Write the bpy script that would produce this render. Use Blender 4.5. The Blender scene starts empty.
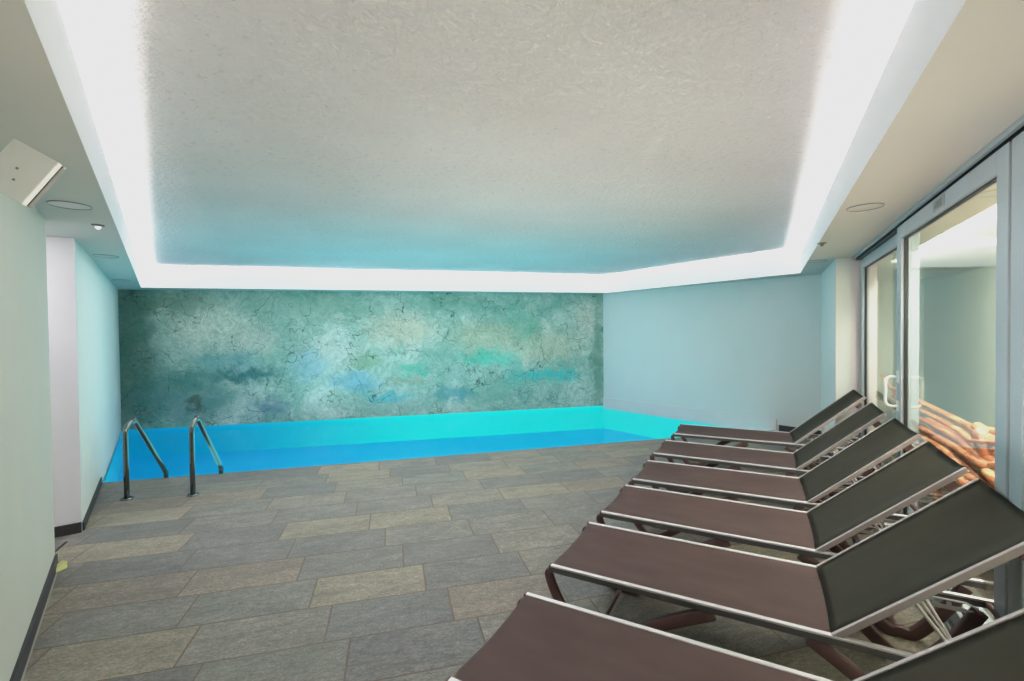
import bpy, bmesh, math, random
from mathutils import Vector, Matrix
random.seed(7)
C = bpy.context.scene.collection
PI = math.pi

# ------------------------------------------------------------------ colours / node helpers
def lin(r, g, b, a=1.0):
    def f(c):
        c /= 255.0
        return c / 12.92 if c <= 0.04045 else ((c + 0.055) / 1.055) ** 2.4
    return (f(r), f(g), f(b), a)

def new_mat(name):
    m = bpy.data.materials.new(name)
    m.use_nodes = True
    nt = m.node_tree
    for n in list(nt.nodes):
        nt.nodes.remove(n)
    out = nt.nodes.new('ShaderNodeOutputMaterial')
    return m, nt, out

class NT:
    """tiny wrapper to write node graphs compactly"""
    def __init__(self, nt): self.nt = nt
    def n(self, t, **k):
        x = self.nt.nodes.new(t)
        for a, b in k.items(): setattr(x, a, b)
        return x
    def l(self, a, b): self.nt.links.new(a, b)
    def val(self, sock, v):
        if isinstance(v, bpy.types.NodeSocket): self.l(v, sock)
        else: sock.default_value = v
    def math(self, op, a, b=None, c=None, clamp=False):
        x = self.n('ShaderNodeMath', operation=op); x.use_clamp = clamp
        self.val(x.inputs[0], a)
        if b is not None: self.val(x.inputs[1], b)
        if c is not None: self.val(x.inputs[2], c)
        return x.outputs[0]
    def vec(self, op, a, b=None):
        x = self.n('ShaderNodeVectorMath', operation=op)
        self.val(x.inputs[0], a)
        if b is not None: self.val(x.inputs[1], b)
        return x.outputs['Value'] if op == 'LENGTH' else x.outputs[0]
    def mix(self, f, a, b, mode='MIX'):
        x = self.n('ShaderNodeMix', data_type='RGBA', blend_type=mode)
        self.val(x.inputs['Factor'], f); self.val(x.inputs['A'], a); self.val(x.inputs['B'], b)
        return x.outputs['Result']
    def rng(self, v, a, b, c=0.0, d=1.0, smooth=False):
        x = self.n('ShaderNodeMapRange')
        if smooth: x.interpolation_type = 'SMOOTHSTEP'
        self.val(x.inputs[0], v)
        for i, q in enumerate((a, b, c, d)): x.inputs[i + 1].default_value = q
        return x.outputs[0]
    def noise(self, vec, scale, detail=4.0, rough=0.5, dist=0.0):
        x = self.n('ShaderNodeTexNoise')
        self.l(vec, x.inputs['Vector'])
        x.inputs['Scale'].default_value = scale; x.inputs['Detail'].default_value = detail
        x.inputs['Roughness'].default_value = rough; x.inputs['Distortion'].default_value = dist
        return x
    def obj(self): return self.n('ShaderNodeTexCoord').outputs['Object']
    def scale(self, v, s):
        x = self.n('ShaderNodeMapping'); self.l(v, x.inputs['Vector'])
        x.inputs['Scale'].default_value = s
        return x.outputs[0]
    def schlick(self, r0):
        gm = self.n('ShaderNodeNewGeometry'); d = self.n('ShaderNodeVectorMath', operation='DOT_PRODUCT')
        self.l(gm.outputs['Normal'], d.inputs[0]); self.l(gm.outputs['Incoming'], d.inputs[1])
        c = self.math('POWER', self.math('SUBTRACT', 1.0, self.math('ABSOLUTE', d.outputs['Value'])), 5.0)
        return self.math('MULTIPLY_ADD', c, 1 - r0, r0)
    def bump(self, h, strength, dist=0.01):
        x = self.n('ShaderNodeBump'); self.l(h, x.inputs['Height'])
        x.inputs['Strength'].default_value = strength; x.inputs['Distance'].default_value = dist
        return x.outputs[0]

def pbr(name, col, rough=0.6, metal=0.0, spec=0.5, var=0.06, vscale=6.0, bump=0.0, bscale=80.0, bdist=0.004, stretch=(1, 1, 1), emit=None, estr=0.0, coat=0.0):
    m, nt, out = new_mat(name); g = NT(nt)
    p = g.n('ShaderNodeBsdfPrincipled'); g.l(p.outputs[0], out.inputs[0])
    o = g.scale(g.obj(), stretch)
    nz = g.noise(o, vscale, 5.0, 0.6)
    lo = tuple(c * (1 - var) for c in col[:3]) + (1,); hi = tuple(min(1, c * (1 + var)) for c in col[:3]) + (1,)
    g.l(g.mix(nz.outputs[0], lo, hi), p.inputs['Base Color'])
    p.inputs['Roughness'].default_value = rough; p.inputs['Metallic'].default_value = metal
    p.inputs['Specular IOR Level'].default_value = spec
    p.inputs['Coat Weight'].default_value = coat
    if bump:
        b = g.noise(o, bscale, 6.0, 0.6)
        g.l(g.bump(b.outputs[0], bump, bdist), p.inputs['Normal'])
    if emit:
        p.inputs['Emission Color'].default_value = emit; p.inputs['Emission Strength'].default_value = estr
    return m

# ------------------------------------------------------------------ mesh helpers
def link_mesh(name, bm, mat, parent=None, smooth=False):
    me = bpy.data.meshes.new(name)
    bmesh.ops.recalc_face_normals(bm, faces=bm.faces)
    bm.to_mesh(me); bm.free()
    if smooth:
        for p in me.polygons: p.use_smooth = True
    me.materials.append(mat)
    o = bpy.data.objects.new(name, me); C.objects.link(o)
    if parent is not None: o.parent = parent
    return o

def prism_z(bm, pts, z0, z1):
    """vertical prism over an xy polygon"""
    a = [bm.verts.new((p[0], p[1], z0)) for p in pts]; b = [bm.verts.new((p[0], p[1], z1)) for p in pts]
    n = len(pts)
    bm.faces.new(a[::-1]); bm.faces.new(b)
    for i in range(n): bm.faces.new((a[i], a[(i + 1) % n], b[(i + 1) % n], b[i]))

def box(bm, x0, x1, y0, y1, z0, z1, bev=0.0, M=None):
    t = bmesh.new()
    prism_z(t, [(x0, y0), (x1, y0), (x1, y1), (x0, y1)], z0, z1)
    bmesh.ops.recalc_face_normals(t, faces=t.faces)
    if bev: bmesh.ops.bevel(t, geom=t.edges[:] , offset=bev, segments=2, affect='EDGES', profile=0.5)
    if M is not None: bmesh.ops.transform(t, matrix=M, verts=t.verts[:])
    me = bpy.data.meshes.new('tmp'); t.to_mesh(me); t.free(); bm.from_mesh(me); bpy.data.meshes.remove(me)

def tube(bm, pts, radii, seg=10, cap=True, flat=None, up=(0, 0, 1)):
    """tube along points; radii float or list; flat=(a,b) elliptical/rect factors"""
    pts = [Vector(p) for p in pts]; n = len(pts)
    if not hasattr(radii, '__len__'): radii = [radii] * n
    rings = []; prev = None
    for i, p in enumerate(pts):
        d = (pts[min(i + 1, n - 1)] - pts[max(i - 1, 0)]).normalized()
        if prev is None:
            u = Vector(up)
            if abs(d.dot(u)) > 0.95: u = Vector((1, 0, 0))
            s = d.cross(u).normalized()
        else:
            s = (prev - d * prev.dot(d)).normalized()
        prev = s; t = s.cross(d).normalized()
        fa, fb = flat if flat else (1, 1)
        rings.append([bm.verts.new(p + (s * math.cos(2 * PI * k / seg) * fa + t * math.sin(2 * PI * k / seg) * fb) * radii[i]) for k in range(seg)])
    for i in range(n - 1):
        for k in range(seg):
            bm.faces.new((rings[i][k], rings[i][(k + 1) % seg], rings[i + 1][(k + 1) % seg], rings[i + 1][k]))
    if cap:
        bm.faces.new(rings[0][::-1]); bm.faces.new(rings[-1])

def bar(bm, pts, w, h, side):
    """rectangular bar swept along pts; w across 'side' direction, h perpendicular in the path plane"""
    pts = [Vector(p) for p in pts]; n = len(pts); side = Vector(side).normalized(); rings = []
    for i, p in enumerate(pts):
        d = (pts[min(i + 1, n - 1)] - pts[max(i - 1, 0)]).normalized()
        t = d.cross(side).normalized()
        hh = h[i] if hasattr(h, '__len__') else h
        c = 0.25
        prof = [(-1, -1 + c), (-1 + c, -1), (1 - c, -1), (1, -1 + c), (1, 1 - c), (1 - c, 1), (-1 + c, 1), (-1, 1 - c)]
        rings.append([bm.verts.new(p + side * w / 2 * a + t * hh / 2 * b) for a, b in prof])
    for i in range(n - 1):
        for k in range(8):
            bm.faces.new((rings[i][k], rings[i][(k + 1) % 8], rings[i + 1][(k + 1) % 8], rings[i + 1][k]))
    bm.faces.new(rings[0][::-1]); bm.faces.new(rings[-1])

def smooth_path(pts, n=24):
    """Catmull-Rom through points"""
    P = [Vector(p) for p in pts]; P = [2 * P[0] - P[1]] + P + [2 * P[-1] - P[-2]]
    out = []; m = len(P) - 3
    for j in range(m):
        for k in range(n // m + 1):
            t = k / (n // m + 1)
            a, b, c, d = P[j:j + 4]
            out.append(0.5 * ((2 * b) + (c - a) * t + (2 * a - 5 * b + 4 * c - d) * t * t + (3 * b - a - 3 * c + d) * t ** 3))
    out.append(P[-2]); return out

def tag(o, label=None, cat=None, group=None, kind=None):
    if label: o['label'] = label
    if cat: o['category'] = cat
    if group: o['group'] = group
    if kind: o['kind'] = kind
    return o

def empty(name, loc, rz=0.0):
    o = bpy.data.objects.new(name, None); C.objects.link(o)
    o.empty_display_size = 0.1; o.location = loc; o.rotation_euler = (0, 0, rz)
    return o

def copy_tree(o, parent=None):
    c = o.copy(); C.objects.link(c)
    if 'sling' in o.name and o.type == 'MESH': c.data = o.data.copy()
    if parent is not None: c.parent = parent
    for ch in list(o.children): copy_tree(ch, c)
    return c

# ------------------------------------------------------------------ plan of the room (metres, camera stands over the origin)
TH = math.radians(28.8)
def W(w, n, z=None):                          # window-wall frame: w along the wall, n across it
    p = (w * math.sin(TH) + n * math.cos(TH), w * math.cos(TH) - n * math.sin(TH))
    return p if z is None else (p[0], p[1], z)
PHI = math.radians(14.628)
UR = Vector((math.cos(PHI), math.sin(PHI))); UC = Vector((-math.sin(PHI), math.cos(PHI)))
EDGE = 5.345                                  # deck / pool edge in tile frame
HS, HL, HU = 2.15, 2.40, 2.47                 # soffit, lip top, upper ceiling
ML = (-6.0, 7.05); MR = (1.755, 8.863)
WR = W(7.291, 0.64); RT = W(5.77, 0.634); PR = W(5.77, 0.84)
NC = (-3.19, 3.385)                           # niche corner, end of long left wall
CC = (-2.85, 2.84)                            # corner of the near left wall
BB = (-0.44, -0.10)
LD = (Vector(NC) - Vector(ML)).normalized()   # direction of long left wall towards the camera
LN = Vector((LD.y, -LD.x)); LN = LN if LN.x < 0 else -LN   # outward (left) normal

def hit(p, d, q, e):                          # 2D line intersection p+t d, q+s e
    det = d[0] * (-e[1]) + e[0] * d[1]
    rx, ry = q[0] - p[0], q[1] - p[1]
    t = (rx * (-e[1]) + e[0] * ry) / det
    return (p[0] + d[0] * t, p[1] + d[1] * t)
e0 = UC * EDGE
PL = hit(e0, UR, ML, LD)                      # pool edge meets the left wall
wd = Vector(WR) - Vector(MR)
PRT = hit(e0, UR, MR, wd)                     # pool edge meets the white wall

# ------------------------------------------------------------------ materials
M_wall = pbr('painted_plaster_white', lin(214, 216, 212), 0.85, var=0.03, vscale=3, bump=0.25, bscale=60, bdist=0.003, stretch=(1, 1, .35))
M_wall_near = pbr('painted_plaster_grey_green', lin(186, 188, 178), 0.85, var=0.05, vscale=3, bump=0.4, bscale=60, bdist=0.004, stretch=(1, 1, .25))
M_niche = pbr('painted_plaster_lavender', lin(226, 224, 232), 0.85, var=0.02, bump=0.1)
M_wall_green = pbr('painted_plaster_greenish', lin(204, 210, 204), 0.85, var=0.04, vscale=3, bump=0.35, bscale=70, bdist=0.004, stretch=(1, 1, .3))
M_pier = pbr('painted_plaster_rose', lin(222, 210, 210), 0.85, var=0.02, bump=0.1)
M_soffit = pbr('soffit_paint', lin(196, 192, 184), 0.8, var=0.03, vscale=1.5, bump=0.05, bscale=50)
M_fascia = pbr('cove_fascia_self_glow', lin(206, 206, 209), 0.8, var=0.01, emit=(1, 1, 1, 1), estr=.10)  # emission added so the fascia looks lit by the cove; it is no lamp
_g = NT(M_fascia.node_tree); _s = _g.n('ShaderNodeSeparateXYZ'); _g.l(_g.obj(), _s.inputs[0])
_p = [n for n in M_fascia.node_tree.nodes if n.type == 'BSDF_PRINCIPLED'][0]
_g.l(_g.rng(_s.outputs[1], 3.0, 6.8, .06, .42, True), _p.inputs['Emission Strength'])  # painted-in glow grows stronger towards the far end
M_base = pbr('dark_baseboard', lin(48, 47, 50), 0.5, var=0.15, vscale=20)
M_alu = pbr('brushed_aluminium_frame', lin(172, 180, 186), 0.45, metal=0.3, var=0.05, vscale=10, stretch=(20, 20, .5))
M_alu_dark = pbr('dark_seal', lin(38, 42, 46), 0.5, var=0.1)
M_rail = pbr('lounger_rail_aluminium', lin(212, 206, 208), 0.42, metal=0.3, var=0.04, vscale=30, stretch=(.3, 8, 8))
M_rail_back = pbr('backrest_rail_aluminium', lin(172, 160, 160), 0.42, metal=0.3, var=0.04, vscale=30)
M_rail_side = pbr('lounger_rail_shaded', lin(92, 90, 91), 0.45, metal=0.2, var=0.04, vscale=30, stretch=(.3, 8, 8))  # darker copy of the rail metal, shade on its sides put into colour
M_leg = pbr('brown_moulded_plastic', lin(96, 70, 68), 0.45, var=0.08, vscale=12, bump=0.05, bscale=200, bdist=.001)
M_black = pbr('black_plastic', lin(24, 23, 24), 0.45, var=0.1)
M_steel = pbr('polished_steel', lin(118, 122, 120), 0.16, metal=1.0, var=0.05, vscale=40)
M_plastic = pbr('ivory_plastic', lin(248, 246, 244), 0.45, var=0.03, vscale=20, bump=0.05, bscale=300, bdist=.0005)
M_plastic_shade = pbr('grey_plastic', lin(150, 148, 142), 0.5, var=0.03)
M_handle = pbr('white_handle_enamel', lin(232, 232, 228), 0.3, var=0.02)
M_wedge = pbr('yellow_green_rubber', lin(205, 206, 140), 0.7, var=0.1, vscale=30)
M_trim_disc = pbr('downlight_disc', lin(182, 179, 174), 0.3, var=0.05)
M_ring = pbr('downlight_ring', lin(140, 134, 132), 0.3, metal=0.3, var=0.05)
M_outwall = pbr('cream_render_outside', lin(214, 214, 196), 0.9, var=0.04, vscale=1.5, bump=0.1)
M_coping = pbr('pool_coping', lin(96, 112, 110), 0.5, var=0.15, vscale=14, bump=0.2)
M_ledge = pbr('pale_tile_ledge', lin(220, 212, 210), 0.4, var=0.04, vscale=8)

def mat_upper_ceiling():
    m, nt, out = new_mat('rough_stipple_plaster'); g = NT(nt)
    p = g.n('ShaderNodeBsdfPrincipled'); g.l(p.outputs[0], out.inputs[0])
    o = g.obj()
    a = g.noise(o, 28, 8, 0.7); b = g.noise(o, 90, 4, 0.6); c = g.noise(o, 1.2, 3, 0.5)
    h = g.math('ADD', g.rng(a.outputs[0], .42, .62, 0, 1, True), g.math('MULTIPLY', b.outputs[0], .6))
    g.l(g.bump(h, .6, .010), p.inputs['Normal'])
    col = g.mix(c.outputs[0], lin(200, 195, 191), lin(216, 213, 210))
    col = g.mix(g.rng(a.outputs[0], .3, .44, .42, 0), col, lin(120, 116, 112))
    g.l(col, p.inputs['Base Color']); p.inputs['Roughness'].default_value = .9
    return m
M_ceiling = mat_upper_ceiling()

def mat_floor():
    m, nt, out = new_mat('slate_tile_running_bond'); g = NT(nt)
    p = g.n('ShaderNodeBsdfPrincipled'); g.l(p.outputs[0], out.inputs[0])
    o = g.obj(); s = g.n('ShaderNodeSeparateXYZ'); g.l(o, s.inputs[0])
    H, L = .3075, .607
    r = g.math('DIVIDE', g.math('SUBTRACT', EDGE, s.outputs[1]), H)
    k = g.math('FLOOR', r); fr = g.math('SUBTRACT', r, k)
    u = g.math('DIVIDE', g.math('SUBTRACT', g.math('SUBTRACT', s.outputs[0], .05), g.math('MULTIPLY', g.math('SUBTRACT', k, 7.0), .1155)), L)
    j = g.math('FLOOR', u); fu = g.math('SUBTRACT', u, j)
    cb = g.n('ShaderNodeCombineXYZ'); g.l(k, cb.inputs[0]); g.l(j, cb.inputs[1])
    wn = g.n('ShaderNodeTexWhiteNoise', noise_dimensions='3D'); g.l(cb.outputs[0], wn.inputs['Vector'])
    # per-tile shifted coordinates so that the stone figure differs tile to tile
    sh = g.vec('ADD', o, g.vec('SCALE', wn.outputs['Color']))
    nd = sh.node.inputs[1].links[0].from_node; nd.inputs['Scale'].default_value = 11.0
    st = g.scale(sh, (1.0, 2.4, 1.0))
    n1 = g.noise(st, 3.5, 7, .62, .6); n2 = g.noise(st, 22, 6, .7); n3 = g.noise(g.scale(sh, (1, 1.8, 1)), 75, 6, .8)
    ramp = g.n('ShaderNodeValToRGB'); g.l(wn.outputs['Value'], ramp.inputs[0])
    cr = ramp.color_ramp; cr.interpolation = 'CONSTANT'
    cols = [(116, 114, 109), (124, 120, 111), (107, 106, 104), (119, 116, 110), (131, 125, 111), (111, 109, 106), (126, 117, 107), (116, 116, 110)]
    cr.elements[0].color = lin(*cols[0]); cr.elements[1].position = .125; cr.elements[1].color = lin(*cols[1])
    for i in range(2, 8): cr.elements.new(i * .125).color = lin(*cols[i])
    big = g.mix(g.rng(n1.outputs[0], .3, .7, 0, 1), g.mix(1.0, ramp.outputs[0], (.70, .70, .70, 1), 'MULTIPLY'), g.mix(1.0, ramp.outputs[0], (1.15, 1.14, 1.11, 1), 'MULTIPLY'))
    fine = g.rng(n2.outputs[0], .32, .68, .62, 1.32)
    cc = g.n('ShaderNodeCombineColor')
    fine = g.math('MULTIPLY', fine, g.rng(n3.outputs[0], .35, .65, .55, 1.45))
    for i in range(3): g.l(fine, cc.inputs[i])
    col = g.mix(1.0, big, cc.outputs[0], 'MULTIPLY')
    # joints
    def edge(f, size, wid):
        d = g.math('MINIMUM', f, g.math('SUBTRACT', 1.0, f))
        return g.rng(g.math('MULTIPLY', d, size), wid * .5, wid, 1, 0)
    jt = g.math('MAXIMUM', edge(fr, H, .0055), edge(fu, L, .0055))
    jt2 = g.math('MULTIPLY', jt, g.rng(n2.outputs[0], .3, .6, .45, 1.0))
    rust = g.mix(g.noise(o, 2.3, 3, .5).outputs[0], lin(56, 54, 50), lin(120, 92, 66))
    g.l(g.mix(jt2, col, rust), p.inputs['Base Color'])
    p.inputs['Specular IOR Level'].default_value = .4
    g.l(g.rng(n2.outputs[0], .3, .7, .42, .68), p.inputs['Roughness'])
    h = g.math('SUBTRACT', g.math('ADD', g.math('MULTIPLY', n2.outputs[0], .8), g.math('MULTIPLY', n3.outputs[0], .35)), jt)
    g.l(g.bump(h, .5, .006), p.inputs['Normal'])
    return m
M_floor = mat_floor()

def mat_mural():
    m, nt, out = new_mat('painted_marbled_plaster_mural'); g = NT(nt)
    p = g.n('ShaderNodeBsdfPrincipled'); g.l(p.outputs[0], out.inputs[0])
    o = g.obj()
    nd = g.noise(o, 1.6, 5, .6)
    dsp = g.vec('ADD', o, g.vec('SCALE', g.vec('SUBTRACT', nd.outputs['Color'], (.5, .5, .5))))
    dsp.node.inputs[1].links[0].from_node.inputs['Scale'].default_value = .75
    a = g.noise(dsp, 1.1, 8, .65, .4); b = g.noise(dsp, 3.4, 8, .7, .8); c = g.noise(dsp, 14, 6, .7)
    col = g.mix(g.rng(a.outputs[0], .32, .68, 0, 1, True), lin(124, 164, 150), lin(200, 206, 194))
    col = g.mix(g.rng(b.outputs[0], .40, .66, 0, .75, True), col, lin(126, 164, 148))
    col = g.mix(g.rng(b.outputs[0], .28, .44, .6, 0, True), col, lin(170, 188, 184))
    wob = g.noise(o, 5, 5, .65); wv = g.vec('SCALE', g.vec('SUBTRACT', wob.outputs['Color'], (.5, .5, .5)))
    wv.node.inputs['Scale'].default_value = .55
    ow = g.vec('ADD', o, wv)
    blobs = [  # (s along wall, z, radius s, radius z, colour, strength)
        (.15, 1.1, .45, 1.6, (38, 92, 80), .85), (.9, .45, .9, .45, (28, 112, 112), .7), (1.75, .78, .62, .14, (16, 104, 104), .95),
        (1.25, 1.55, .75, .45, (206, 208, 192), .8), (1.9, 1.35, .5, .3, (192, 190, 176), .6), (3.1, 1.1, .6, .35, (196, 198, 188), .75),
        (4.2, 1.5, .7, .35, (196, 182, 160), .75), (5.7, 1.35, .8, .35, (182, 176, 148), .7), (6.75, 1.15, .8, .4, (196, 186, 160), .75),
        (7.6, 1.6, .25, .4, (200, 196, 178), .7), (5.75, .98, .6, .17, (70, 190, 165), .8), (6.9, .62, .85, .11, (48, 184, 180), .85),
        (4.0, .35, .45, .09, (70, 178, 190), .7), (5.1, .35, .4, .13, (42, 140, 150), .75), (3.4, .62, .45, .2, (96, 164, 190), .65),
        (2.1, .25, .35, .2, (52, 108, 132), .7), (2.9, 1.9, 1.2, .28, (110, 152, 132), .7), (.7, 1.95, .8, .2, (84, 120, 98), .7),
        (5.0, 1.95, 1.0, .2, (104, 152, 132), .6), (6.4, 1.6, .35, .5, (84, 158, 132), .6), (6.2, .7, .25, .3, (60, 160, 148), .6), (4.4, .8, .3, .12, (52, 176, 150), .7),
        (7.85, .9, .15, 1.3, (70, 124, 100), .6), (2.7, .9, .35, .3, (130, 176, 190), .6), (1.5, 1.0, .55, .16, (92, 150, 158), .6), (3.6, .95, .35, .18, (118, 150, 112), .6),
        (4.3, .62, .4, .12, (150, 142, 110), .5), (.9, .75, .3, .2, (46, 120, 110), .7), (1.0, .35, .12, .12, (70, 80, 62), .8)]
    for s, z, rs, rz, cl, k in blobs:
        v = g.vec('MULTIPLY', g.vec('SUBTRACT', ow, (s, 0, z)), (1 / rs, 0.0, 1 / rz))
        f = g.rng(g.vec('LENGTH', v), .35, 1.25, k, 0, True)
        f = g.math('MULTIPLY', f, g.rng(c.outputs[0], .3, .6, .55, 1.0))
        col = g.mix(f, col, lin(*cl))
    # brushed mottling
    mt = g.math('MULTIPLY', g.rng(c.outputs[0], .3, .7, .78, 1.2), g.rng(g.noise(dsp, 42, 5, .75).outputs[0], .3, .7, .84, 1.16))
    cc = g.n('ShaderNodeCombineColor')
    for i in range(3): g.l(mt, cc.inputs[i])
    col = g.mix(1.0, col, cc.outputs[0], 'MULTIPLY')
    # veins and cracks
    def veins(sc, wid, seedshift, lo, hi, dist):
        w2 = g.noise(g.vec('ADD', o, (seedshift, 0, seedshift)), 2.0, 3, .55)
        v2 = g.vec('SCALE', g.vec('SUBTRACT', w2.outputs['Color'], (.5, .5, .5))); v2.node.inputs['Scale'].default_value = dist
        q = g.vec('ADD', o, v2)
        vo = g.n('ShaderNodeTexVoronoi', feature='DISTANCE_TO_EDGE'); vo.inputs['Scale'].default_value = sc
        g.l(q, vo.inputs['Vector'])
        ln = g.rng(vo.outputs['Distance'], wid * .2, wid, 1, 0)
        mk = g.noise(g.vec('ADD', o, (3 + seedshift, 0, 9)), 1.7, 3, .5)
        return g.math('MULTIPLY', ln, g.rng(mk.outputs[0], lo, hi, 0, 1))
    v1 = veins(1.5, .013, 0, .46, .58, .9); v2 = veins(3.4, .024, 5, .50, .64, .7)
    v3 = veins(.9, .009, 11, .42, .58, 1.3); v4 = veins(9.5, .05, 17, .50, .66, .45)
    col = g.mix(g.math('MULTIPLY', v1, .75), col, lin(38, 66, 56))
    col = g.mix(g.math('MULTIPLY', v2, .42), col, lin(46, 82, 66))
    col = g.mix(g.math('MULTIPLY', v3, .7), col, lin(70, 62, 46))
    col = g.mix(g.math('MULTIPLY', v4, .34), col, lin(50, 96, 84))
    g.l(col, p.inputs['Base Color']); p.inputs['Roughness'].default_value = .8
    h = g.math('SUBTRACT', g.math('ADD', c.outputs[0], b.outputs[0]), g.math('ADD', v1, v2))
    g.l(g.bump(h, .35, .02), p.inputs['Normal'])
    return m
M_mural = mat_mural()

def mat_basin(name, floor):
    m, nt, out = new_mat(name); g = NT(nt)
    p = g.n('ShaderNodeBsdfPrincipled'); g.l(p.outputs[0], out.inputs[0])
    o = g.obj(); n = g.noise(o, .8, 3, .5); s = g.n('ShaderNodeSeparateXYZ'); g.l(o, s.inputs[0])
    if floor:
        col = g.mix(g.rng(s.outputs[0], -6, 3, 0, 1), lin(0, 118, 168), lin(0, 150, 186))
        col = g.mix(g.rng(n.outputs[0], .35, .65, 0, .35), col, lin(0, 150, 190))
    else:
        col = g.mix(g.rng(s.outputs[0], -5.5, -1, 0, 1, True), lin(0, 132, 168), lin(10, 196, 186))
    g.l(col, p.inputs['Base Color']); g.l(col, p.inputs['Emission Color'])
    p.inputs['Emission Strength'].default_value = POOL_E  # basin glows by itself in place of underwater lamps
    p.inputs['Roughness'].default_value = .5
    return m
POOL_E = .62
M_basin_floor = mat_basin('glowing_pool_floor_blue', True); M_basin_wall = mat_basin('glowing_pool_wall_turquoise', False)

def mat_water():
    m, nt, out = new_mat('pool_water_surface'); g = NT(nt)
    t = g.n('ShaderNodeBsdfTransparent'); t.inputs[0].default_value = (.82, .97, 1, 1)
    gl = g.n('ShaderNodeBsdfGlossy'); gl.inputs['Roughness'].default_value = .06
    gl.inputs['Color'].default_value = (.5, .95, 1, 1)
    f = g.schlick(.02)
    o = g.obj(); b = g.bump(g.noise(g.scale(o, (1, 2, 1)), 3, 3, .5).outputs[0], .12, .03)
    g.l(b, gl.inputs['Normal'])
    mx = g.n('ShaderNodeMixShader'); g.l(g.math('MULTIPLY', f, .35), mx.inputs[0]); g.l(t.outputs[0], mx.inputs[1]); g.l(gl.outputs[0], mx.inputs[2])
    g.l(mx.outputs[0], out.inputs[0]); return m
M_water = mat_water()

def mat_glass():
    m, nt, out = new_mat('door_glass'); g = NT(nt)
    t = g.n('ShaderNodeBsdfTransparent'); t.inputs[0].default_value = (.90, .95, .93, 1)
    gl = g.n('ShaderNodeBsdfGlossy'); gl.inputs['Roughness'].default_value = .01; gl.inputs['Color'].default_value = (.95, 1, .97, 1)
    f = g.schlick(.045)
    wn = g.noise(g.obj(), 1.5, 2, .5)
    mx = g.n('ShaderNodeMixShader'); g.l(g.math('MULTIPLY', f, g.rng(wn.outputs[0], 0, 1, .98, 1.02), clamp=True), mx.inputs[0])
    g.l(t.outputs[0], mx.inputs[1]); g.l(gl.outputs[0], mx.inputs[2]); g.l(mx.outputs[0], out.inputs[0]); return m
M_glass = mat_glass()

def mat_mesh_fabric(name, c1, c2):
    m, nt, out = new_mat(name); g = NT(nt)
    p = g.n('ShaderNodeBsdfPrincipled'); g.l(p.outputs[0], out.inputs[0])
    o = g.obj()
    wx = g.n('ShaderNodeTexWave', wave_type='BANDS', bands_direction='X'); wx.inputs['Scale'].default_value = 260
    wy = g.n('ShaderNodeTexWave', wave_type='BANDS', bands_direction='Y'); wy.inputs['Scale'].default_value = 260
    g.l(o, wx.inputs[0]); g.l(o, wy.inputs[0])
    wv = g.math('MULTIPLY', wx.outputs['Fac'], wy.outputs['Fac'])
    n = g.noise(g.scale(o, (1, 3, 1)), 3.0, 4, .5)
    col = g.mix(g.rng(n.outputs[0], .3, .7, 0, 1), lin(*c1), lin(*c2))
    col = g.mix(g.math('MULTIPLY', wv, .25), col, lin(30, 24, 22))
    g.l(col, p.inputs['Base Color']); p.inputs['Roughness'].default_value = .62
    p.inputs['Specular IOR Level'].default_value = .35
    return m
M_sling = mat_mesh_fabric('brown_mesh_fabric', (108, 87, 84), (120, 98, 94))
M_sling_back = mat_mesh_fabric('shaded_brown_mesh_fabric', (66, 63, 52), (74, 70, 57))  # same fabric as the seat, darkened for shade on the backrest

def mat_wood():
    m, nt, out = new_mat('amber_driftwood'); g = NT(nt)
    p = g.n('ShaderNodeBsdfPrincipled'); g.l(p.outputs[0], out.inputs[0])
    o = g.obj(); n = g.noise(g.scale(o, (1, 1, 3)), 5, 7, .65, 1.5)
    r = g.n('ShaderNodeValToRGB'); g.l(n.outputs[0], r.inputs[0]); e = r.color_ramp.elements
    e[0].position = .32; e[0].color = lin(84, 42, 24); e[1].position = .66; e[1].color = lin(226, 168, 118)
    r.color_ramp.elements.new(.5).color = lin(190, 106, 60)
    g.l(r.outputs[0], p.inputs['Base Color']); p.inputs['Roughness'].default_value = .35
    g.l(g.bump(n.outputs[0], .5, .02), p.inputs['Normal']); return m
M_wood = mat_wood()

def mat_emit(name, col, s):
    m, nt, out = new_mat(name); g = NT(nt)
    e = g.n('ShaderNodeEmission'); e.inputs[1].default_value = s
    n = g.noise(g.obj(), 2.0, 2, .5)
    g.l(g.mix(n.outputs[0], col, tuple(min(1, c * .97) for c in col[:3]) + (1,)), e.inputs[0])
    g.l(e.outputs[0], out.inputs[0]); return m
M_led = mat_emit('led_strip_glow', (1.0, .955, .95, 1), 210.0)

# ------------------------------------------------------------------ room shell
def slab(name, p, q, z0, z1, thick, outward, mat):
    """wall slab between plan points, growing to the outward side; object origin at p, local x along the wall"""
    p = Vector(p); q = Vector(q); d = q - p; L = d.length; a = math.atan2(d.y, d.x)
    nl = Vector((-d.y, d.x)).normalized(); sgn = 1 if nl.dot(Vector(outward)) > 0 else -1
    bm = bmesh.new(); y0, y1 = (0, thick) if sgn > 0 else (-thick, 0)
    prism_z(bm, [(0, y0), (L, y0), (L, y1), (0, y1)], z0, z1)
    o = link_mesh(name, bm, mat); o.location = (p.x, p.y, 0); o.rotation_euler = (0, 0, a)
    o['kind'] = 'structure'
    return o

NW = Vector(W(0, 1)); WW = Vector(W(1, 0))    # outward normal of window wall and its direction
slab('wall_back', ML, MR, -.6, HS, .12, (0, 1), M_mural)
slab('wall_right', MR, WR, -.6, HS, .12, (1, 1), M_wall)
slab('wall_right_return', WR, RT, 0, HS, .12, NW, M_wall)
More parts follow.
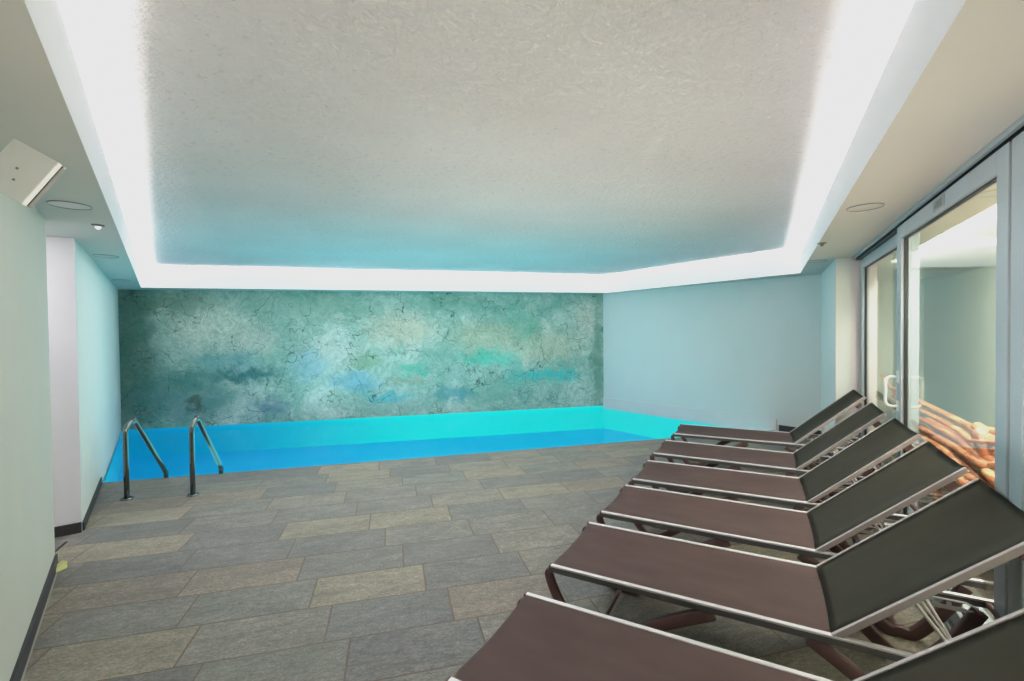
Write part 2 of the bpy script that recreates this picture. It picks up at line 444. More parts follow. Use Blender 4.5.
# pier between the return and the sliding doors
bm = bmesh.new(); prism_z(bm, [W(5.772, .632), W(5.90, .632), W(5.90, .97), W(5.772, .97)], 0, HS)
tag(link_mesh('wall_pier', bm, M_pier), kind='structure')
slab('wall_left', ML, NC, -.6, HS, .45, LN, M_wall_green)
# niche end face (faces the camera) continues outwards from the corner
NE = Vector(NC) + LN * 1.25
slab('wall_niche', tuple(Vector(NC) + LD * .006), tuple(NE + LD * .006), 0, HS, .02, -LD, M_niche)
slab('wall_left_near', CC, BB, 0, HS, .14, (-1, -.6), M_wall_near)
# passage behind the near left wall
od = Vector((CC[1] - BB[1], -(CC[0] - BB[0]))).normalized(); od = od if od.x < 0 else -od
Q1 = Vector(CC) + od * 1.3
slab('wall_passage', tuple(NE + Vector((-.1, .1))), tuple(Q1), 0, HS, .1, LN, M_wall)
slab('wall_passage_end', tuple(Q1), tuple(Vector(CC) + od * .14 + (Vector(BB) - Vector(CC)) * .35), 0, HS, .1, (-.6, -1), M_wall)
P7 = W(-2.0, -.337)
slab('wall_near_side', BB, P7, 0, HS, .1, -NW, M_wall_green)
slab('wall_behind', P7, W(-2.0, .95), 0, HS, .1, -WW, M_wall)
slab('wall_right_near', W(-2.0, .83), W(.60, .83), 0, HS, .12, NW, M_wall)

# floor deck, local frame aligned with the tile courses
bm = bmesh.new(); prism_z(bm, [(-7.5, -3.2), (7.5, -3.2), (7.5, EDGE), (-7.5, EDGE)], -.05, 0)
fl = link_mesh('floor', bm, M_floor); fl.rotation_euler = (0, 0, PHI); fl['kind'] = 'structure'
# coping strip of the pool edge
bm = bmesh.new(); a = Vector(PL); b = Vector(PRT)
prism_z(bm, [a, b, b + UC * .035, a + UC * .035], -.08, .001)
tag(link_mesh('trim_1', bm, M_coping), kind='structure')

# pool: basin walls, basin floor, water
PD = -.44; PW = -.045
bm = bmesh.new()
poly = [Vector(PL) + UC * .03, Vector(PRT) + UC * .03, Vector(MR), Vector(ML)]
tp = [bm.verts.new((p.x, p.y, -.001)) for p in poly]; bt = [bm.verts.new((p.x, p.y, PD)) for p in poly]
for i in range(4): bm.faces.new((tp[i], tp[(i + 1) % 4], bt[(i + 1) % 4], bt[i]))
for v in tp: pass
pb = link_mesh('pool_basin', bm, M_basin_wall); pb['kind'] = 'structure'
for v in pb.data.vertices:
    c0 = Vector((-1.5, 7.0)); d = Vector((v.co.x, v.co.y)) - c0; s = 1 - .004; v.co.x, v.co.y = c0.x + d.x * s, c0.y + d.y * s
bm = bmesh.new(); prism_z(bm, poly, PD - .05, PD)
tag(link_mesh('pool_floor', bm, M_basin_floor), kind='structure')
bm = bmesh.new(); cen = sum((Vector(p) for p in poly), Vector((0, 0))) / 4
vs = [bm.verts.new((p.x, p.y, PW)) for p in [cen + (q - cen) * .9955 for q in poly]]; bm.faces.new(vs)
tag(link_mesh('pool_water', bm, M_water), 'still turquoise pool water glowing below the green mural', 'water', kind='stuff')
# raised tiled kerb along the white wall above the water
bm = bmesh.new(); a = Vector(MR); b = Vector(PRT); dn = Vector((wd.y, -wd.x)).normalized(); dn = dn if dn.dot(Vector((-1, -1))) > 0 else -dn
prism_z(bm, [a, b, b + dn * .02, a + dn * .02], -.05, .16)
tag(link_mesh('trim_2', bm, M_ledge), kind='structure')

# baseboards
def baseboard(name, p, q, inward, h=.075, t=.012):
    p = Vector(p); q = Vector(q); i = Vector(inward).normalized()
    bm = bmesh.new(); prism_z(bm, [p, q, q + i * t, p + i * t], 0, h)
    return tag(link_mesh(name, bm, M_base), kind='structure')
baseboard('baseboard_left', NC, PL, -LN, .06)
baseboard('baseboard_niche', tuple(Vector(NC) + LD * .026), tuple(NE + LD * .026), LD, .075)
baseboard('baseboard_near_left', CC, BB, -od, .085)
baseboard('baseboard_right', tuple(Vector(PRT) + wd.normalized() * .03), WR, dn, .085)
baseboard('baseboard_return', WR, tuple(Vector(RT)), -NW, .085)
# thin pale sealant line where the near left baseboard meets the tiles
bm = bmesh.new(); a = Vector(CC) - od * .012; b = Vector(BB) - od * .012
prism_z(bm, [a, b, b - od * .006, a - od * .006], 0, .004)
tag(link_mesh('trim_3', bm, pbr('sealant', lin(150, 146, 138), .6)), kind='structure')
# dark expansion joint across the passage opening
bm = bmesh.new(); a = Vector((-3.02, 2.95)); b = Vector((-3.13, 3.20)); d = (b - a).normalized(); s = Vector((-d.y, d.x)) * .008
prism_z(bm, [a + s, b + s, b - s, a - s], 0, .003)
tag(link_mesh('trim_4', bm, M_black), kind='structure')

# ------------------------------------------------------------------ ceiling: soffit ring, cove lip, trough, LED strips, upper ceiling
OP = [Vector(p) for p in ((-5.447, 6.801), (1.800, 8.690), (3.715, 5.945), (.552, .20), (-.426, .20))]
def offset(poly, d):
    n = len(poly); out = []
    cx = sum(poly, Vector((0, 0))) / n
    for i in range(n):
        a, b, c = poly[i - 1], poly[i], poly[(i + 1) % n]
        def nrm(p, q):
            e = (q - p).normalized(); m = Vector((-e.y, e.x))
            return m if m.dot((p + q) / 2 - cx) > 0 else -m
        n1, n2 = nrm(a, b), nrm(b, c)
        out.append(Vector(hit(a + n1 * d, b - a, b + n2 * d, c - b)))
    return out
OUTER = [Vector((-8.2, 8.2)), Vector((2.0, 10.2)), Vector((6.4, 6.4)), Vector(W(-2.3, 1.6)), Vector((-4.2, -1.6))]
bm = bmesh.new()
i0 = [bm.verts.new((p.x, p.y, HS)) for p in OP]; o0 = [bm.verts.new((p.x, p.y, HS)) for p in OUTER]
for i in range(5): bm.faces.new((i0[i], i0[(i + 1) % 5], o0[(i + 1) % 5], o0[i]))
i1 = [bm.verts.new((p.x, p.y, HS + .02)) for p in OP]; o1 = [bm.verts.new((p.x, p.y, HS + .02)) for p in OUTER]
for i in range(5):
    bm.faces.new((i1[i], o1[i], o1[(i + 1) % 5], i1[(i + 1) % 5]))
    bm.faces.new((o0[i], o0[(i + 1) % 5], o1[(i + 1) % 5], o1[i]))
tag(link_mesh('ceiling_soffit', bm, M_soffit), kind='structure')
TZ = 2.362
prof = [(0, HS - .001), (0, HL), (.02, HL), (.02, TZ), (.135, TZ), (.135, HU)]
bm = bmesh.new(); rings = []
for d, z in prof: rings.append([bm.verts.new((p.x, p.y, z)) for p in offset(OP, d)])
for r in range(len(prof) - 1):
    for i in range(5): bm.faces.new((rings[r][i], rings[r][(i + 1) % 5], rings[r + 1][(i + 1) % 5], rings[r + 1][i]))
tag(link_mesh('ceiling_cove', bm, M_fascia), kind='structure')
bm = bmesh.new(); prism_z(bm, offset(OP, .2), HU, HU + .05)
tag(link_mesh('ceiling', bm, M_ceiling), kind='structure')
la, lb = offset(OP, .104), offset(OP, .116)
sides = ['under the mural side of the ceiling', 'beside the white wall', 'along the sliding glass doors', 'at the near end of the ceiling opening', 'along the left wall side']
for i in range(5):
    a, b, c, d = la[i], la[(i + 1) % 5], lb[(i + 1) % 5], lb[i]
    bm = bmesh.new(); prism_z(bm, [a, b, c, d], TZ + .001, TZ + .009)
    tag(link_mesh('led_strip', bm, M_led), 'white LED strip in the cove ' + sides[i], 'light strip')

# ------------------------------------------------------------------ sliding doors on the right
def wbox(bm, w0, w1, n0, n1, z0, z1, bev=0.0):
    t = bmesh.new(); prism_z(t, [W(w0, n0), W(w1, n0), W(w1, n1), W(w0, n1)], z0, z1)
    bmesh.ops.recalc_face_normals(t, faces=t.faces)
    if bev: bmesh.ops.bevel(t, geom=t.edges[:], offset=bev, segments=2, affect='EDGES', profile=.5)
    me = bpy.data.meshes.new('tmp'); t.to_mesh(me); t.free(); bm.from_mesh(me); bpy.data.meshes.remove(me)
def door(name, w0, w1, n, top, dep=.05, sw=.10, hw=.085):
    r = empty(name, W((w0 + w1) / 2, n, 0)); r['kind'] = 'structure'
    def part(nm, bm, mat):
        o = link_mesh(nm, bm, mat); o.parent = r; o.matrix_parent_inverse = Matrix.Translation(-Vector(r.location)); return o
    bm = bmesh.new()
    wbox(bm, w0, w0 + sw, n, n + dep, .012, top, .004); wbox(bm, w1 - sw, w1, n, n + dep, .012, top, .004)
    wbox(bm, w0 + sw, w1 - sw, n, n + dep, top - hw, top, .004); wbox(bm, w0 + sw, w1 - sw, n, n + dep, .012, .012 + hw, .004)
    part('door_frame', bm, M_alu)
    bm = bmesh.new()
    g0 = n + dep * .55; s = .008
    wbox(bm, w0 + sw, w0 + sw + s, g0 - .008, g0 + .012, .1, top - hw); wbox(bm, w1 - sw - s, w1 - sw, g0 - .008, g0 + .012, .1, top - hw)
    wbox(bm, w0 + sw, w1 - sw, g0 - .008, g0 + .012, top - hw - s, top - hw); wbox(bm, w0 + sw, w1 - sw, g0 - .008, g0 + .012, .012 + hw, .012 + hw + s)
    part('gasket', bm, M_alu_dark)
    bm = bmesh.new(); wbox(bm, w0 + sw + .002, w1 - sw - .002, g0, g0 + .006, .012 + hw, top - hw)
    part('glass_pane', bm, M_glass)
    return r, part
d1, part1 = door('door_1', 3.95, 5.765, .835, 2.115)
d2, part2 = door('door_2', 2.37, 4.01, .780, 2.108)
d3, part3 = door('door_3', .60, 2.352, .7815, 2.108)
# white D handle on the far stile of the near sliding door, and its twin outside
bm = bmesh.new(); hn = .712
pts = smooth_path([W(3.955, .782, 1.10), W(3.955, .735, 1.10), W(3.955, hn, 1.075), W(3.955, hn, 1.0), W(3.955, hn, .93), W(3.955, .735, .905), W(3.955, .782, .905)], 30)
tube(bm, pts, .0095, 10)
h = part2('door_handle', bm, M_handle); h['label'] = 'white D-shaped pull handle'
for p in h.data.polygons: p.use_smooth = True
bm = bmesh.new(); wbox(bm, 3.925, 3.985, .774, .782, 1.06, 1.14, .003); wbox(bm, 3.925, 3.985, .774, .782, .87, .94, .003)
part2('handle_plate', bm, M_handle)
# small rating plate on the header: thin outline with fine dark lines
bm = bmesh.new(); wbox(bm, 3.06, 3.23, .777, .7805, 2.036, 2.096, .001)
pl = part2('rating_plate', bm, pbr('plate_grey', lin(150, 155, 158), .4, metal=.4))
bm = bmesh.new()
for z in (2.052, 2.064, 2.076): wbox(bm, 3.09, 3.18 + (.02 if z < 2.07 else 0), .7762, .7772, z, z + .004)
o = link_mesh('print_line', bm, M_alu_dark); o.parent = pl
# top track and dark gap
bm = bmesh.new(); wbox(bm, .6, 5.768, .80, .96, 2.117, HS - .001)
tag(link_mesh('trim_5', bm, M_alu_dark), kind='structure')
bm = bmesh.new(); wbox(bm, .6, 5.768, .768, .786, 2.126, HS - .001, .002)
tag(link_mesh('trim_6', bm, M_alu), kind='structure')
bm = bmesh.new(); wbox(bm, .6, 5.768, .76, .96, 0, .011)
tag(link_mesh('trim_7', bm, M_alu), kind='structure')

# corridor beyond the glass
bm = bmesh.new(); wbox(bm, -.5, 10.0, 2.3, 2.4, 0, 2.6)
tag(link_mesh('wall_outside', bm, M_outwall), kind='structure')
bm = bmesh.new(); wbox(bm, 10.0, 10.1, .9, 2.4, 0, 2.6); wbox(bm, -.6, -.5, .95, 2.4, 0, 2.6)
tag(link_mesh('wall_outside_end', bm, M_outwall), kind='structure')

# driftwood root behind the near door
root = bmesh.new(); rnd = random.Random(21)
def wp(w, n, z): return Vector(W(w, n, z))
base_a = wp(3.2, 1.35, .1); 
for k in range(46):
    w0 = rnd.uniform(2.35, 4.3); n0 = rnd.uniform(1.1, 1.55)
    pts = []; dw = rnd.choice((-1, 1)) * rnd.uniform(.4, 1.1); top = rnd.uniform(.35, .80) * (1 if w0 < 4.6 else .8)
    for t in range(6):
        f = t / 5
        pts.append(wp(w0 + dw * f + rnd.uniform(-.07, .07), n0 + rnd.uniform(-.07, .07) - .1 * f, .06 + (top - .06) * math.sin(f * PI * rnd.uniform(.5, .72)) + rnd.uniform(-.02, .02)))
    path = smooth_path(pts, 20); r0 = rnd.uniform(.03, .075)
    tube(root, path, [max(.010, r0 * (1 - .62 * i / len(path))) for i in range(len(path))], 9, flat=(1, .8))
for k in range(11):
    w0 = 2.1 + k * .28; pp = [wp(w0 + rnd.uniform(-.1, .1), 1.42 + rnd.uniform(-.05, .05), .02), wp(w0 + .1, 1.38, .28), wp(w0 + .35, 1.34, .46 + rnd.uniform(-.04, .04)), wp(w0 + .75, 1.36, .50), wp(w0 + 1.1, 1.4, .30)]
    path = smooth_path(pp, 24); tube(root, path, [.12 * (1 - .4 * abs(2 * i / len(path) - 1)) for i in range(len(path))], 11, flat=(1, .9))
# long twisting limbs along the upper outline
for k in range(7):
    z0 = .44 + .05 * k
    path = smooth_path([wp(2.3 + .1 * k, 1.12 + .03 * k, z0 - .12), wp(3.0, 1.08 + .04 * k, z0 + .03 * math.sin(k)), wp(3.8, 1.12 + .02 * k, z0 - .05 + .04 * math.cos(k * 2)), wp(4.6, 1.1 + .03 * k, z0 - .02), wp(5.3 + .12 * k, 1.12, z0 - .1 + .03 * k)], 30)
    tube(root, path, [.048 * (1 - .55 * i / len(path)) for i in range(len(path))], 9, flat=(1, .75))
# two thin twigs reaching to the far side
tube(root, smooth_path([wp(5.0, 1.2, .55), wp(5.7, 1.15, .72), wp(6.5, 1.1, .95)], 12), [.03 - .0016 * i for i in range(15)], 7)
tube(root, smooth_path([wp(5.0, 1.25, .45), wp(5.8, 1.25, .55), wp(6.3, 1.2, .52)], 12), [.035 - .0018 * i for i in range(15)], 7)
tag(link_mesh('driftwood', root, M_wood, smooth=True), 'large tangled amber driftwood root lying behind the sliding glass door', 'driftwood')

# ------------------------------------------------------------------ pool hand rails
def handrail(loc, end, label):
    v = Vector((end[0] - loc[0], end[1] - loc[1])); L = v.length
    r = empty('pool_handrail', (loc[0], loc[1], 0), math.atan2(v.y, v.x)); tag(r, label, 'handrail', 'stainless pool handrails')
    bm = bmesh.new()
    pts = [(0, 0, .004), (0, 0, .30), (0, 0, .54)]
    for k in range(7):
        a = PI - k / 6 * (PI * .72); pts.append((.095 + .095 * math.cos(a), 0, .568 + .095 * math.sin(a)))
    pts += [(L - .035, 0, .10), (L - .006, 0, .05), (L, 0, -.05)]
    P = pts[:2] + smooth_path(pts[2:], 60)
    tube(bm, P, .0205, 14, up=(0, 1, 0)); link_mesh('rail_tube', bm, M_steel, r, True)
    bm = bmesh.new(); tube(bm, [(0, 0, 0), (0, 0, .006), (0, 0, .012)], [.048, .048, .04], 20)
    fl = link_mesh('base_flange', bm, M_steel, r)
    for k in range(3):
        a = k * 2.1 + .4; bm = bmesh.new()
        tube(bm, [(.038 * math.cos(a), .038 * math.sin(a), .008), (.038 * math.cos(a), .038 * math.sin(a), .018)], .006, 6)
        link_mesh('bolt', bm, M_steel, fl)
    return r
handrail((-3.407, 4.041), (-3.51, 4.64), 'curved stainless steel pool handrail nearer the left wall')
handrail((-2.883, 4.124), (-3.03, 4.76), 'curved stainless steel pool handrail farther from the left wall, beside open deck')

# ------------------------------------------------------------------ sun loungers
LW, LS, LB, SH, BA, RL = .56, 1.091, .731, .337, math.radians(41.5), 1.70
def sling_bm(x0, x1, sag0, sag1, edge=.016):
    bm = bmesh.new(); nx, ny = 20, 14; top = []
    for i in range(nx + 1):
        f = i / nx; sg = sag0 + (sag1 - sag0) * f; row = []
        for j in range(ny + 1):
            g_ = j / ny; y = edge + (LW - 2 * edge) * g_
            # edges roll over the rails, middle sags
            zz = -sg * (1 - (2 * g_ - 1) ** 2) + (.003 if 0 < j < ny else -.004)
            row.append(bm.verts.new((x0 + (x1 - x0) * f, y, zz)))
        top.append(row)
    for i in range(nx):
        for j in range(ny): bm.faces.new((top[i][j], top[i + 1][j], top[i + 1][j + 1], top[i][j + 1]))
    bmesh.ops.solidify(bm, geom=bm.faces[:], thickness=.003)
    return bm
def make_lounger():
    r = empty('sun_lounger', (0, 0, 0))
    for y0 in (0, LW - .02):
        bm = bmesh.new(); box(bm, 0, RL, y0, y0 + .02, SH - .034, SH - .009, .003)
        rail = link_mesh('side_rail', bm, M_rail_side, r)
        bm = bmesh.new(); box(bm, 0, RL, y0 - .001, y0 + .021, SH - .010, SH, .003)  # rail top split off and kept brighter to mimic light on it
        link_mesh('rail_top_highlight', bm, M_rail, rail)['label'] = 'silver top edge with its highlight put into the colour'
        for xa, xb in ((-.006, .004), (RL - .004, RL + .006)):
            bm = bmesh.new(); box(bm, xa, xb, y0 - .001, y0 + .021, SH - .036, SH + .001, .002)
            link_mesh('end_cap', bm, M_leg, rail)
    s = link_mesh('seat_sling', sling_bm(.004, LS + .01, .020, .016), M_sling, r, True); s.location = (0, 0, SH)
    # curved foot and hinge crossbars under the fabric
    for nm, x, sg in (('foot_crossbar', .012, .022), ('hinge_crossbar', LS + .005, .02), ('rear_crossbar', RL - .03, .0)):
        bm = bmesh.new()
        pts = [(x, .012 + (LW - .024) * k / 14, SH - .016 - sg * (1 - (2 * k / 14 - 1) ** 2)) for k in range(15)]
        tube(bm, pts, .011, 8, up=(1, 0, 0)); link_mesh(nm, bm, M_leg, r, True)
    # backrest, its own node so parts lean together
    Mb = Matrix.Translation((LS, 0, SH)) @ Matrix.Rotation(-BA, 4, 'Y')
    for y0 in (.002, LW - .018):
        bm = bmesh.new(); box(bm, 0, LB, y0, y0 + .016, -.024, 0, .003, Mb)
        rl = link_mesh('back_rail', bm, M_rail_back, r)
        bm = bmesh.new(); box(bm, LB * .84, LB * .84 + .05, y0 + .001, y0 + .015, -.052, -.024, .004, Mb); link_mesh('catch', bm, M_leg, rl)
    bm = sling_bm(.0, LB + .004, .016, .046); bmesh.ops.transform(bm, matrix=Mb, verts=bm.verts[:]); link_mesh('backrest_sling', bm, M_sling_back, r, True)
    bm = bmesh.new()
    pts = [(LB - .008, .008 + (LW - .016) * k / 18, -.010 - .046 * (1 - (2 * k / 18 - 1) ** 2)) for k in range(19)]
    tube(bm, pts, .010, 8, up=(1, 0, 0)); bmesh.ops.transform(bm, matrix=Mb, verts=bm.verts[:]); link_mesh('head_crossbar', bm, M_black, r, True)
    # V shaped moulded legs, two at the foot end and two at the head end
    for side, yc in ((0, .022), (1, LW - .022)):
        bm = bmesh.new()
        pts = smooth_path([(-.004, yc, SH - .028), (-.012, yc, SH - .06), (.03, yc, .18), (.13, yc, .035), (.20, yc, .018), (.27, yc, .035), (.47, yc, .175), (.70, yc, SH - .04)], 42)
        bar(bm, pts, .032, [.034 + .02 * (i / len(pts)) for i in range(len(pts))], (0, 1, 0)); link_mesh('leg', bm, M_leg, r, True)
        bm = bmesh.new()
        pts = smooth_path([(1.03, yc, SH - .04), (1.19, yc, .19), (1.36, yc, .035), (1.42, yc, .026), (1.48, yc, .035), (1.58, yc, .17), (1.645, yc, SH - .05)], 42)
        bar(bm, pts, .032, .05, (0, 1, 0)); link_mesh('leg', bm, M_leg, r, True)
    # floor stretchers between the legs, brown
    for x in (.20, 1.41):
        bm = bmesh.new(); tube(bm, [(x, .03, .032), (x, LW - .03, .032)], .011, 8); link_mesh('stretcher', bm, M_leg, r)
    # backrest support strut and its notched rack
    bm = bmesh.new(); q = .29; top = Mb @ Vector((q, 0, -.02)); x1 = 1.475
    for y in (.034, LW - .034):
        tube(bm, [(top.x, y, top.z), (x1, y, SH - .035)], .006, 8); tube(bm, [(top.x + .022, y + (.012 if y < .2 else -.012), top.z), (x1 + .004, y + (.012 if y < .2 else -.012), SH - .035)], .004, 8)
    tube(bm, [(x1, .034, SH - .036), (x1, LW - .034, SH - .036)], .006, 8); tube(bm, [(top.x + .7 * dd, .02 + (LW - .04) * k / 12, top.z - dd) for k, dd in ((k, .06 * (1 - (2 * k / 12 - 1) ** 2)) for k in range(13))], .006, 8)
    link_mesh('support_strut', bm, M_rail, r)
    for y in (.024, LW - .036):
        bm = bmesh.new(); box(bm, 1.25, 1.60, y, y + .004, SH - .062, SH - .045, .001)
        for k in range(5): box(bm, 1.28 + .065 * k, 1.295 + .065 * k, y, y + .004, SH - .046, SH - .03)
        tube(bm, [(1.60, y + .002, SH - .054), (1.63, y + .002, SH - .05), (1.635, y + .002, SH - .035), (1.60, y + .002, SH - .022), (1.27, y + .002, SH - .022)], .004, 6)
        link_mesh('adjustment_rack', bm, M_rail, r)
    return r
spots = [(1.7068, 4.8904, -.4807, 'brown mesh sun lounger farthest away, its foot end near the pool edge'),
         (1.2507, 4.1171, -.5140, 'brown mesh sun lounger second from the pool end of the row'),
         (.8765, 3.3932, -.4803, 'brown mesh sun lounger third from the pool, its headrest before the door stile'),
         (.5258, 2.7814, -.5032, 'brown mesh sun lounger fourth from the pool, its headrest just before the driftwood'),
         (.1654, 2.1445, -.4966, 'second nearest brown mesh sun lounger, its brown foot leg and back strut in view'),
         (-.2171, 1.4342, -.4995, 'nearest brown mesh sun lounger, cut off by the bottom edge of the photo')]
proto = make_lounger()
for i, (x, y, yaw, lab) in enumerate(spots):
    o = proto if i == 0 else copy_tree(proto)
    o.location = (x, y, 0); o.rotation_euler = (0, 0, yaw)
    tag(o, lab, 'sun lounger', 'brown sun loungers in a row beside the glass doors')

# ------------------------------------------------------------------ recessed downlights
def downlight_proto(R):
    r = empty('recessed_downlight', (0, 0, HS))
    bm = bmesh.new()
    n = 40; prof = [(R, 0), (R, -.004), (R * .965, -.005), (R * .95, -.003), (R * .95, 0)]
    rg = [[bm.verts.new((a * math.cos(2 * PI * k / n), a * math.sin(2 * PI * k / n), z)) for k in range(n)] for a, z in prof]
    for i in range(len(prof) - 1):
        for k in range(n): bm.faces.new((rg[i][k], rg[i][(k + 1) % n], rg[i + 1][(k + 1) % n], rg[i + 1][k]))
    link_mesh('trim_ring', bm, M_ring, r, True)
    bm = bmesh.new(); vs = [bm.verts.new((R * .95 * math.cos(2 * PI * k / n), R * .95 * math.sin(2 * PI * k / n), -.0015)) for k in range(n)]; bm.faces.new(vs)
    link_mesh('diffuser', bm, M_trim_disc, r)
    return r
dl = downlight_proto(.092)
dls = [((-2.398, 2.526), 'round recessed ceiling downlight on the left, closest to the white wall box'),
       ((-3.607, 4.124), 'round recessed ceiling downlight on the left, middle of three toward the mural'),
       ((-4.958, 5.876), 'round recessed ceiling downlight in the far left ceiling corner by the mural'),
       ((2.104, 2.753), 'round recessed ceiling downlight on the right, above the large sliding glass door'),
       ((3.247, 4.912), 'round recessed ceiling downlight on the right, close to the pale pier'),
       ((-3.25, 7.585), 'recessed downlight above the mural, leftmost of the three over it'),
       ((-.95, 8.15), 'recessed downlight above the mural, middle of the three over it'),
       ((1.05, 8.60), 'recessed downlight above the mural, rightmost of the three over it')]
for i, (p, lab) in enumerate(dls):
    o = dl if i == 0 else copy_tree(dl)
    o.location = (p[0], p[1], HS - .0005)
    if i >= 5: o.scale = (.72, .72, 1)
    tag(o, lab, 'downlight', 'recessed downlights in the lowered ceiling')
def sensor(p, lab, mat):
    r = empty('ceiling_sensor', (p[0], p[1], HS)); tag(r, lab, 'sensor')
    bm = bmesh.new(); tube(bm, [(0, 0, 0), (0, 0, -.006), (0, 0, -.010)], [.034, .034, .026], 20); link_mesh('base_plate', bm, M_ring, r)
    bm = bmesh.new(); tube(bm, [(0, 0, -.009), (0, 0, -.018), (0, 0, -.026), (0, 0, -.030)], [.018, .016, .011, .004], 16); link_mesh('lens', bm, mat, r, True)
M_glow = mat_emit('small_spot_glow', (1, 1, 1, 1), .9)
sensor((-2.655, 2.982), 'tiny bright spot on the left lowered ceiling between two downlights', M_glow)
sensor((2.611, 3.888), 'tiny ceiling sensor on the right between two downlights', M_ring)

# ------------------------------------------------------------------ white box on the near left wall, tilted, with wall bracket
r = empty('wall_speaker', (-1.70, 1.47, 1.95)); tag(r, 'tilted ivory plastic box speaker on a wall bracket at the upper left', 'speaker')
def cam_basis():
    p, q = math.radians(1.0195), math.radians(-.646)
    fw = Vector((0, math.cos(p), -math.sin(p))); up = Vector((0, math.sin(p), math.cos(p))); rt = Vector((1, 0, 0))
    return fw, math.cos(q) * rt + math.sin(q) * up, -math.sin(q) * rt + math.cos(q) * up
FW, RT_, UP_ = cam_basis()
SP_TL = Vector((-1.5372, 1.4514, 2.0566)); SP_TR = Vector((-1.3783, 1.4298, 1.9694)); SP_BR = Vector((-1.4478, 1.3923, 1.8283))
cam0 = Vector((0, 0, 1.43)); SP_TL, SP_TR, SP_BR = [cam0 + (p - cam0) * .88 + Vector((-.012, -.002, .0)) for p in (SP_TL, SP_TR, SP_BR)]
SPK_C = (SP_TL + SP_BR) / 2
ax = (SP_TR - SP_TL).normalized(); ay = SP_BR - SP_TR; ay = -(ay - ax * ay.dot(ax)).normalized(); nrm = ax.cross(ay).normalized()
SWD, SHT = (SP_TR - SP_TL).length / 2, (SP_BR - SP_TR).length / 2
Ms = Matrix((( ax.x, ay.x, nrm.x, SPK_C.x), (ax.y, ay.y, nrm.y, SPK_C.y), (ax.z, ay.z, nrm.z, SPK_C.z), (0, 0, 0, 1)))
def spart(nm, bm, mat, parent=r):
    bmesh.ops.transform(bm, matrix=Matrix.Translation(-Vector(r.location)) @ Ms, verts=bm.verts[:]); return link_mesh(nm, bm, mat, parent)
bm = bmesh.new(); box(bm, -SWD, SWD, -SHT, SHT, -.014, 0, .003); cov = spart('front_cover', bm, M_plastic)
bm = bmesh.new(); box(bm, -SWD + .003, SWD - .003, -SHT + .003, SHT - .003, -.0175, -.013); spart('seam', bm, M_black)
bm = bmesh.new(); box(bm, -SWD + .001, SWD - .001, -SHT + .001, SHT - .001, -.028, -.017, .003); spart('housing', bm, M_plastic_shade)
for x, y in ((-.004, .004), (.012, -.026)):
    bm = bmesh.new(); box(bm, x - .004, x + .004, y - .003, y + .003, -.0005, .0008); spart('screw_cover', bm, M_plastic_shade, cov)
bm = bmesh.new(); bar(bm, [Vector((-1.79, 1.53, 2.02)) - Vector(r.location), Vector((-1.62, 1.42, 2.02)) - Vector(r.location), SPK_C - nrm * .04 - Vector(r.location)], .03, .018, (0, .3, 1)); link_mesh('bracket', bm, M_black, r)

# yellow-green wedge at the corner of the near left wall
bm = bmesh.new()
o0_ = Vector((0, 0, 0))
vs = [(0, -.03, 0), (.10, -.022, 0), (.10, .022, 0), (0, .03, 0), (0, -.03, .008), (0, .03, .008), (.10, -.022, .034), (.10, .022, .034)]
V = [bm.verts.new(v) for v in vs]
for f in ((0, 3, 2, 1), (4, 6, 7, 5), (0, 1, 6, 4), (3, 5, 7, 2), (0, 4, 5, 3), (1, 2, 7, 6)): bm.faces.new([V[i] for i in f])
bmesh.ops.bevel(bm, geom=bm.edges[:], offset=.003, segments=2, affect='EDGES')
o = link_mesh('door_wedge', bm, M_wedge); o.location = (-2.81, 2.745, 0); o.rotation_euler = (0, 0, math.radians(80)); o.scale = (1.0, .9, 1.3)
tag(o, 'small yellow-green wedge on the floor at the near left wall corner', 'door wedge')

# ------------------------------------------------------------------ lights
def area(name, loc, target, sx, sy, power, col):
    l = bpy.data.lights.new(name, 'AREA'); l.shape = 'RECTANGLE'; l.size = sx; l.size_y = sy; l.energy = power; l.color = col
    o = bpy.data.objects.new(name, l); C.objects.link(o); o.location = loc
    o.rotation_euler = (Vector(target) - Vector(loc)).to_track_quat('-Z', 'Y').to_euler(); return o
area('niche_fill', (-3.75, 2.75, 2.1), (-3.65, 3.2, 0), .6, .6, 22, (1, .96, 1))  # added fill lamp, hidden behind the near wall, brightens the niche
area('corridor_fill', W(3.7, 1.12, 2.08), W(3.7, 2.3, .9), 5.4, .2, 210, (1.0, .96, .88))  # added fill lamp to brighten the wall behind the glass
o = area('driftwood_warm_fill', W(3.3, 1.35, 2.1), W(3.3, 1.35, .3), 1.6, .3, 60, (1.0, .86, .72)); o.rotation_euler = (0, 0, math.atan2(WW.y, WW.x))  # added warm fill lamp to brighten the driftwood
for o in bpy.data.objects:
    if o.type == 'LIGHT': o.data.specular_factor = 0.0
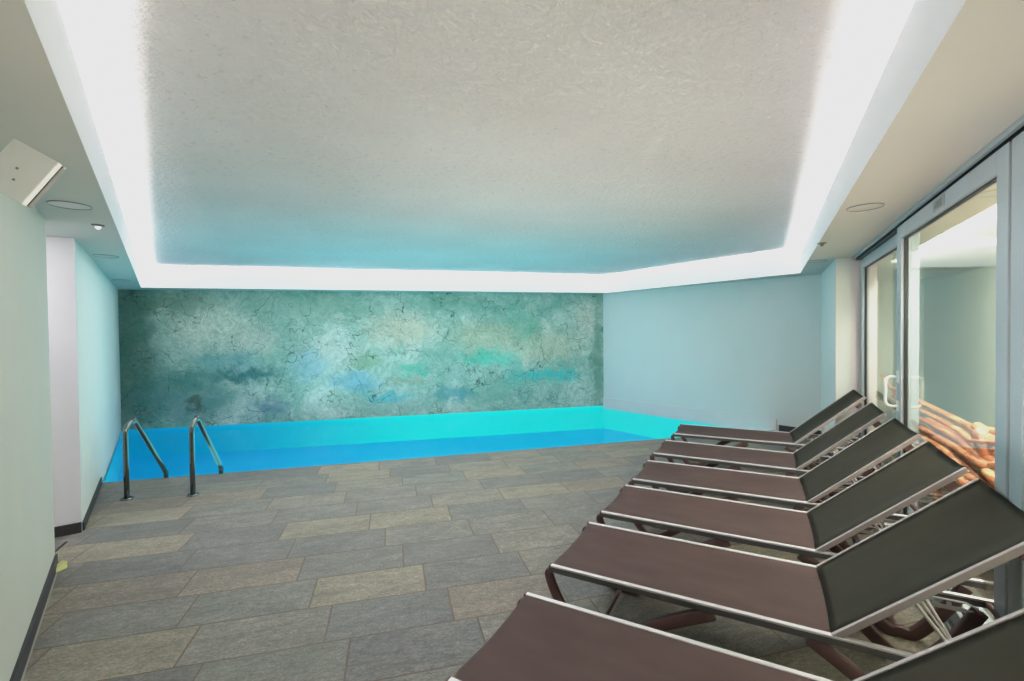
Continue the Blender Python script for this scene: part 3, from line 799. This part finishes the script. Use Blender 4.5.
for nm, loc, sx, sy, pw, up, col in (('fill_down_near', (-.55, 3.3, 2.44), 1.3, 2.0, 22, 0, (1, .95, .92)), ('fill_down_far', (-1.2, 5.6, 2.44), 4.5, 2.6, 78, 0, (.98, .98, 1)),  # unseen downward fill lamps, added to raise the room's ambient light
        ('fill_up_near', (.3, 2.5, .95), 2.6, 3.8, 35, 1, (1, .90, .82)), ('fill_up_far', (-1.0, 6.1, .1), 5.0, 2.8, 60, 1, (.26, .97, 1))):  # unseen upward fill lamps, added to brighten ceiling and soffit
    o = area(nm, loc, (loc[0], loc[1], loc[2] + (1 if up else -1)), sx, sy, pw, col)
    o.rotation_euler = (PI if up else 0, 0, TH * .2); o.data.specular_factor = .0

w = bpy.data.worlds.new('world'); w.use_nodes = True; bpy.context.scene.world = w
w.node_tree.nodes['Background'].inputs[0].default_value = (.6, .7, .75, 1); w.node_tree.nodes['Background'].inputs[1].default_value = .3

# ------------------------------------------------------------------ camera
cd = bpy.data.cameras.new('camera'); cam = bpy.data.objects.new('camera', cd); C.objects.link(cam)
cd.sensor_width = 36; cd.lens = 461.52 / 1024 * 36; cd.clip_start = .02; cd.clip_end = 60
cam.matrix_world = Matrix(((RT_.x, UP_.x, -FW.x, 0), (RT_.y, UP_.y, -FW.y, 0), (RT_.z, UP_.z, -FW.z, 1.43), (0, 0, 0, 1)))
bpy.context.scene.camera = cam
sc = bpy.context.scene
sc.view_settings.view_transform = 'Standard'; sc.view_settings.look = 'None'
sc.view_settings.exposure = 0.0; sc.view_settings.gamma = 1.0
sc.cycles.use_denoising = True; sc.cycles.max_bounces = 10; sc.cycles.diffuse_bounces = 6
sc.cycles.transparent_max_bounces = 12; sc.cycles.sample_clamp_indirect = 20.0

vs = sc.view_settings; vs.use_curve_mapping = True
cm = vs.curve_mapping; cm.extend = 'HORIZONTAL'; cv = cm.curves[3]
cv.points[-1].location = (1.0, .80)
for x_, y_ in ((.25, .25), (.5, .50), (.7, .69), (.85, .77)): cv.points.new(x_, y_)
cm.update()
